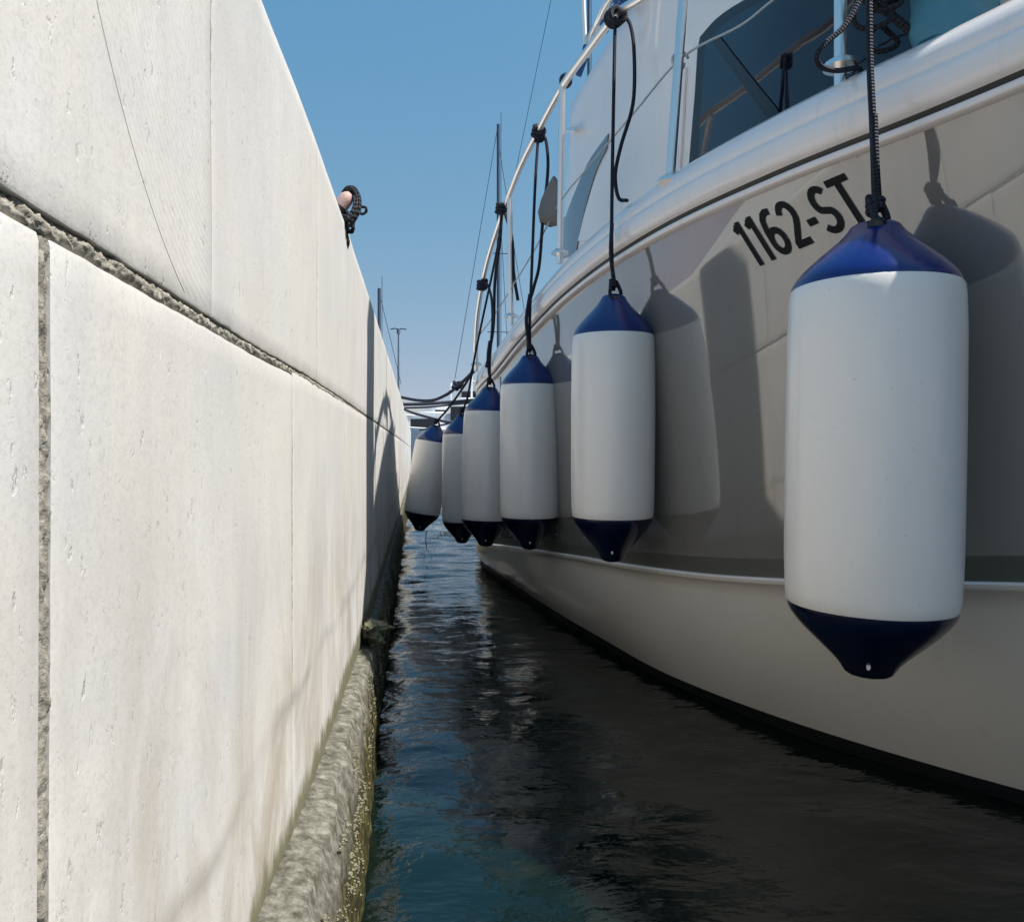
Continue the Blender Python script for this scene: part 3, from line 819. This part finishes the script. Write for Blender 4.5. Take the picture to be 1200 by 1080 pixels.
def rope(path, rad, label, knots=(), name='fender_line', mat='rope', n=8, extra=None, cat='rope', grp='dark lines holding the fenders'):
    mb = MB(); mb.tube(crv(path, 10), rad, n)
    for (c, ax, rr, turns, r2) in knots:   # turns of rope round an axis
        ax = Vector(ax).normalized(); u = ax.orthogonal().normalized(); v = ax.cross(u); pts = []
        N = int(16*turns)
        for i in range(N+1):
            a = 2*math.pi*i/16
            pts.append(Vector(c)+ax*((i/N-.5)*turns*r2*1.7)+(u*math.cos(a)+v*math.sin(a))*rr)
        mb.tube(pts, r2, 8)
    if extra:
        for e_, r_ in extra: mb.tube(crv(e_, 10), r_, n)
    o = mb.build(name, M[mat], sharp=80)
    return tag(o, label, cat, grp)
def eyeknot(p, rad, lr, zoff=-.03):
    """becket through the fender's eye plus the knot above it; returns knots and extra loops"""
    k = [(p+Vector((0, 0, .022)), (.1, .2, 1), lr*1.6, 2.4, lr*1.05)]
    z = zoff
    loop = [p+Vector((0, 0, .03)), p+Vector((-.012, -rad*.12, .0)), p+Vector((-.004, -rad*.17, z*.7)), p+Vector((.004, -rad*.10, z)), p+Vector((.010, rad*.12, z)), p+Vector((.018, .0, .0)), p+Vector((.006, 0, .03))]
    return k, [(loop, lr)]
# line 1
p = tops[0]; k, ex = eyeknot(p, .135, .0055, -.014)
a = at(1023, 150, 1.04); b = at(1019, 60, 1.05); c = at(1018, -30, 1.06); d = at(1016, -185, 1.14)
ex.append(([p+Vector((.004, 0, .03)), at(1026, 190, 1.035), at(1024, 135, 1.037)], .0055))
loop1 = [at(1012, -8, 1.10), at(990, 30, 1.10), at(966, 52, 1.10), at(957, 66, 1.10), at(962, 78, 1.11), at(980, 83, 1.14), at(1004, 80, 1.19), at(1010, 84, 1.24)]
ex.append((loop1, .0042))
rope([p+Vector((0, 0, .02)), a, b, c, d], .0052, 'thick dark line of the nearest fender, sunlit above the gunwale with a bight on deck', k+[(c+Vector((0, 0, .02)), (.3, .2, 1), .010, 3, .006)], extra=ex)
# line 2
p = tops[1]; k, ex = eyeknot(p, .1, .0045)
r2 = at(721, 20, 1.885)
tail = [at(728, 18, 1.88), at(738, 28, 1.87), at(743, 60, 1.86), at(742, 120, 1.86), at(728, 170, 1.86), at(721, 205, 1.86), at(725, 232, 1.88), at(735, 235, 1.92)]
ex.append((tail, .0047)); ex.append(([p+Vector((.003, 0, .02)), at(716, 300, 1.80), at(717, 262, 1.805)], .005))
rope([p+Vector((0, 0, .02)), at(717, 300, 1.80), at(717, 240, 1.81), at(719, 120, 1.86), r2], .0045, 'dark line of the second fender tied to the rail with a long hanging tail',
     k+[(r2, (rail_pts[34]-rail_pts[30]), .018, 3, .0075)], extra=ex)
# line 3
p = tops[2]; k, ex = eyeknot(p, .1, .0045)
r3 = at(631, 156, 2.60)
ex.append(([at(634, 158, 2.6), at(640, 166, 2.6), at(642, 200, 2.6), at(636, 260, 2.59), at(632, 310, 2.58), at(626, 335, 2.57), at(621, 352, 2.56)], .0055))
ex.append(([p+Vector((-.002, 0, .02)), at(618, 390, 2.535), at(617, 372, 2.535), at(621, 345, 2.545)], .006))
rope([p+Vector((0, 0, .02)), at(621, 370, 2.54), at(623, 320, 2.56), at(627, 220, 2.58), r3], .005, 'dark line of the third fender, doubled below its rail knot',
     k+[(r3, (.1, -.6, .55), .018, 3, .008)], extra=ex)
# line 4
p = tops[3]; k, ex = eyeknot(p, .1, .0045)
r4 = at(565, 334, 3.50)
ex.append(([p+Vector((.002, 0, .02)), at(572, 420, 3.0), at(574, 400, 3.03)], .0065))
rope([p+Vector((0, 0, .02)), at(574, 420, 3.02), at(577, 380, 3.1), at(576, 350, 3.3), at(571, 333, 3.44), r4], .0055, 'dark line of the fourth fender curving down from the rail knuckle',
     k+[(r4, (.05, -.4, .9), .018, 3, .009)], extra=ex)
# knot on the third stanchion with slack lines going aft
r5 = at(588, 244, 3.06)
p = tops[4]; k, ex = eyeknot(p, .1, .005)
ex.append(([r5, at(586, 280, 3.1), at(580, 330, 3.2), at(578, 385, 3.3), at(570, 430, 3.4)], .0065))
ex.append(([at(592, 250, 3.05), at(600, 280, 3.0), at(602, 320, 3.0), at(607, 352, 3.0)], .0065))
rope([p+Vector((0, 0, .02)), at(548, 465, 3.75), at(556, 420, 3.65), at(562, 390, 3.6), at(583, 290, 3.25), r5], .0052, 'dark line of the fifth fender knotted at the rail beside the third stanchion',
     k+[(r5, (.1, -.5, .8), .018, 3, .009)], extra=ex)
# line 6 goes up to the quarter
p = tops[5]; k, ex = eyeknot(p, .1, .0055)
rope([p+Vector((.004, 0, .02)), at(524, 480, 4.15), at(540, 458, 4.05), at(551, 440, 3.95), at(557, 418, 3.74)], .0058, 'slanting dark line of the leftmost leaning fender', k, extra=ex)
mb = MB(); mb.tube(crv([at(500, 622, 4.3), at(499, 630, 4.3), at(500, 645, 4.3)], 5), .0025, 6)
tag(mb.build('loose_string', M['wire'], sharp=80), 'short loose string dangling under the leftmost fender', 'string')

# ------------------------------------------------------------------ mooring lines across the gap, further down
def mline(pts, rad, label, knots=()):
    return rope([at(*p) for p in pts], rad, label, knots, name='mooring_line', mat='rope_far', grp='mooring lines between yacht and quay')
kk = at(537, 452, 4.6)
mline([(458, 462, 5.6), (473, 466, 5.3), (490, 469, 5.1), (507, 469, 4.9), (522, 463, 4.75), (532, 456, 4.65), (546, 444, 4.4), (556, 434, 4.3)], .010, 'thick sagging mooring line with a knot, topmost across the gap',
      [(kk, (.8, 0, .6), .012, 3, .012), (at(534, 449, 4.62), (0, .3, 1), .010, 1.5, .008)])
mline([(466, 474, 7.5), (500, 473, 7.5), (542, 470, 7.5), (560, 468, 7.0)], .016, 'straight mooring line just below the thick sagging one')
mline([(470, 478, 7.8), (500, 477, 7.8), (530, 474, 7.8), (562, 471, 7.2)], .010, 'thin straight mooring line, lowest of the level pair')
mline([(470, 478, 6.5), (485, 484, 6.2), (510, 491, 5.8), (528, 495, 5.5), (545, 492, 5.2), (560, 485, 5.0)], .010, 'mooring line crossing downward behind the leaning fender')
mline([(492, 504, 9), (510, 500, 8.5), (530, 494, 8), (548, 480, 7), (560, 470, 6.5)], .010, 'thin pale lower mooring line beyond the leaning fender')

# ------------------------------------------------------------------ post with rope on the quay edge
bc = at(399, 262, 1.30); bt = thing('mooring_post', bc, 'small pinkish mooring post leaning over the quay edge, lashed with black rope', 'mooring post')
mb = MB(); ax0 = Vector((-.035, .02, -.045)); ax1 = Vector((.005, 0, .033))
pts = [at(a_, b_, 1.30)-bc for a_, b_ in ((384, 270), (390, 256), (398, 243), (406, 233), (411, 228))]
mb.tube(crv(pts, 8), lambda t: .0125 if t < .75 else .0125*(1-((t-.75)/.25)**3*.5), 16)
mb.build('post', M['pinkpost'], bt, sharp=80)
mb = MB(); mb.tube(crv(pts[:3], 6), lambda t: .0165, 16); mb.build('sleeve', M['black'], bt, sharp=80)
def bl(px, py, dy=0): return at(px, py, 1.30+dy)
mb = MB()
mb.tube(crv([bl(398, 268, -.02), bl(410, 262, -.02), bl(419, 248, -.02), bl(420, 232, -.01), bl(415, 222, 0), bl(408, 221, .01), bl(403, 226, .02)], 8), .0048, 8)
mb.tube(crv([bl(396, 262, -.02), bl(407, 256, -.025), bl(415, 246, -.02), bl(417, 234, -.01), bl(412, 226, .01)], 8), .0048, 8)
mb.tube(crv([bl(417, 235), bl(417, 245, -.01), bl(421, 243), bl(428, 243), bl(429, 248), bl(424, 251), bl(418, 247), bl(415, 256), bl(414, 266), bl(413, 272), bl(409, 271), bl(407, 264)], 8), .0024, 7)
mb.tube(crv([bl(404, 246), bl(409, 252, -.02), bl(405, 260, -.02), bl(411, 264, -.01), bl(414, 268), bl(408, 272), bl(404, 268), bl(407, 278, .0), bl(408, 283)], 8), .0030, 7)
mb.tube(crv([bl(402, 254, -.02), bl(408, 256, -.03), bl(402, 262, -.02), bl(406, 270), bl(403, 276), bl(407, 284, .01), bl(403, 296, .02)], 8), .0042, 7)
tag(mb.build('lashing_rope', M['rope_b'], sharp=80), 'black rope looped round the pinkish post on the quay edge', 'rope')

# ------------------------------------------------------------------ far harbour
def hull_mesh(L, B, H, mb=None):
    mb = mb or MB(); rows = []
    for i in range(15):
        t = i/14; y = -L/2+L*t; b = B/2*(1-max(0, (t-.45)/.55)**2.3)*(.86+.14*min(1, t*4)); zt = H*(1+.28*t*t)
        b = max(b, .02)
        rows.append([(-b, y, zt), (-b*.97, y, zt*.6), (-b*.8, y, 0.05), (-b*.4, y, -.3), (0, y, -.35), (b*.4, y, -.3), (b*.8, y, .05), (b*.97, y, zt*.6), (b, y, zt), (0, y, zt+.08)])
    mb.grid(rows, True); mb.face(rows[0]); mb.face(rows[-1]); return mb
def sailboat(px, Y, topy, label, spreaders, stays, L=10, rot=0):
    base = at(px, 530, Y); base.z = 0
    r = thing('sailing_boat', base, label, 'sailing boat', 'sailing boats moored beyond')
    hull_mesh(L, 3, 1.1).build('hull', M['boatwhite'], r)
    MB().box(-.8, .8, -2.2, 1.0, 1.15, 1.6).build('cabin', M['boatwhite'], r, smooth=False)
    zt = at(px, topy, Y).z; k = Y/900
    MB().tube([(0, 0, 1.2), (0, 0, zt)], 2.0*k, 10).build('mast', M['mastblue'], r)
    MB().tube([(0, -.2, 2.2), (0, -3.6, 2.3)], .09, 8).build('boom', M['mastblue'], r)
    MB().tube([(3.2*k, 0, zt*.35), (3.2*k, 0, zt+14*k)], .45*k, 6).build('aerial', M['lamp_grey'], r)
    for (sy, hw) in spreaders:
        z = at(px, sy, Y).z; MB().tube([(-hw, 0, z), (hw, 0, z)], .55*k, 6).build('spreader', M['mastblue'], r)
    for (x0_, y0_, x1_, y1_) in stays:
        a_ = at(x0_, y0_, Y)-base; b_ = at(x1_, y1_, Y)-base
        MB().tube([a_, b_], .38*k, 5).build('stay', M['stay'], r)
    r.rotation_euler[2] = rot
    return r
sailboat(584, 34, 146, 'sailing boat with the tall dark mast rising behind the yacht rail', [(297, .55), (389, .5)], [(583, 150, 533, 444), (583, 158, 604, 300), (604, 300, 622, 410), (583, 190, 596, 430)])
sailboat(444.5, 60, 338, 'sailing boat whose thin mast shows above the far end of the quay wall', [], [(445, 345, 470, 450)])
s3 = sailboat(690, 20, -140, 'sailing boat hidden behind the yacht, one blue stay crossing the sky', [], [(655, -45, 600, 222), (690, -140, 655, -45)])
def motorboat(px, Y, L, H, label, rot=0):
    b = at(px, 530, Y); b.z = 0
    r = thing('moored_motorboat', b, label, 'motorboat', 'white motorboats in the far marina')
    hull_mesh(L, L*.3, H*.45).build('hull', M['boatwhite'], r)
    mb = MB(); w_ = L*.12
    rows = [[(-w_*s, -L*.28+t*L*.42, H*.45+z*H*.5) for s, t, z in ((1, 0, 0), (1, .0, .9), (.85, .05, 1), (.85, .62, 1), (.95, 1, 0))], [(w_*s, -L*.28+t*L*.42, H*.45+z*H*.5) for s, t, z in ((1, 0, 0), (1, .0, .9), (.85, .05, 1), (.85, .62, 1), (.95, 1, 0))]]
    mb.grid(rows); mb.face(rows[0]); mb.face(rows[1]); mb.build('cabin', M['boatwhite'], r, smooth=False)
    for s in (-1, 1): MB().box(min(s*w_*.97, s*w_*1.03), max(s*w_*.97, s*w_*1.03), -L*.22, L*.02, H*.62, H*.82).build('window', M['glass'], r, smooth=False)
    MB().tube([(0, -L*.2, H*.95), (0, -L*.2, H*1.5)], L*.006, 6).build('mast', M['boatwhite'], r)
    r.rotation_euler[2] = rot; return r
for a in [(493, 44, 9, 3.0, 'white motorboat low in the gap just right of the quay end', 1.2), (510, 50, 12, 4.0, 'white cabin motorboat showing above the leaning fender', 1.7), (533, 42, 10, 3.7, 'white motorboat right of centre in the gap, beside the fourth fender', 1.5),
          (549, 60, 12, 6.4, 'taller white motorboat farthest right in the gap under the mooring lines', 1.3), (520, 78, 15, 5.6, 'distant white yacht behind the nearer motorboats in the gap', 1.8)]: motorboat(*a)
# cooling water squirting from the yacht's side into the gap
mb = MB(); random.seed(3)
st0, st1 = at(530, 628, 4.6), at(499, 652, 4.45)
for k in range(260):
    t = random.random(); sp_ = .006+.02*t; c = st0.lerp(st1, t)+Vector((random.gauss(0, sp_), random.gauss(0, .05), .06*math.sin(math.pi*min(1, t*1.1))+random.gauss(0, sp_*.6)))
    if c.z < .005: continue
    r_ = random.uniform(.001, .0035)
    mb.grid([[c+Vector((r_*math.sin(th)*math.cos(a_), r_*math.sin(th)*math.sin(a_), r_*math.cos(th))) for a_ in (0, 1.05, 2.1, 3.14, 4.19, 5.24)] for th in (.02, .8, 1.57, 2.3, 3.12)], True)
tag(mb.build('water_splash', M['foam'], sharp=180), 'thin arc of splashing water under the far fenders', kind='stuff')
# far quay with the lamp
m = MB(); m.box(-40, 60, 92, 98, -1, 1.4); m.box(-40, 60, 91.9, 98.1, 1.4, 1.52)
tag(m.build('far_quay', M['paving'], smooth=False), 'low stone breakwater across the far side of the harbour', kind='structure')
lp = at(467, 530, 92.8); lp.z = 1.52
r = thing('street_lamp', lp, 'tall double armed street lamp above the end of the quay wall', 'street lamp')
zt = at(467, 386, 92.8).z-1.52
MB().tube([(0, 0, 0), (0, 0, zt*.5), (0, 0, zt)], lambda t: .17*(1-.45*t), 10).build('pole', M['lamp_grey'], r)
MB().tube([(0, 0, zt-.5), (0, 0, zt+.05)], .22, 8).build('collar', M['lamp_grey'], r)
for s in (-1, 1):
    MB().tube(crv([(0, 0, zt), (s*.45, 0, zt+.12), (s*.95, 0, zt+.02)], 5), .10, 8).build('arm', M['lamp_grey'], r)
# hills across the bay
m = MB(); rows = []
for i in range(160):
    x = -700+1400*i/159; r_ = []
    base = 62+30*noise.fractal(Vector((x*.006, 0, 1)), 1, 2, 5)+12*math.exp(-((x+120)/160)**2)
    for k in range(12):
        t = k/11; yv = 900+260*t; r_.append((x, yv, max(-2, base*math.sin(min(1, t*1.25)*math.pi/2)+6*noise.fractal(Vector((x*.03, yv*.03, 0)), 1, 2, 4)*t-1)))
    rows.append(r_)
m.grid(rows)
tag(m.build('hills', M['limestone'], sharp=180), 'hazy grey hills across the bay', kind='structure')

# ------------------------------------------------------------------ air over the bay
mb = MB(); mb.box(-1500, 1500, -150, 2000, -6, 160); hz = mb.build('haze', None, smooth=False)
hm = bpy.data.materials.new('haze'); hm.use_nodes = True; hm.node_tree.nodes.clear()
ho = hm.node_tree.nodes.new('ShaderNodeOutputMaterial'); hv = hm.node_tree.nodes.new('ShaderNodeVolumePrincipled')
hv.inputs['Color'].default_value = (.80, .88, .95, 1); hv.inputs['Density'].default_value = .00028; hv.inputs['Anisotropy'].default_value = .2
hm.node_tree.links.new(hv.outputs[0], ho.inputs['Volume']); hz.data.materials.append(hm)
tag(hz, 'thin pale haze over the bay', kind='stuff')
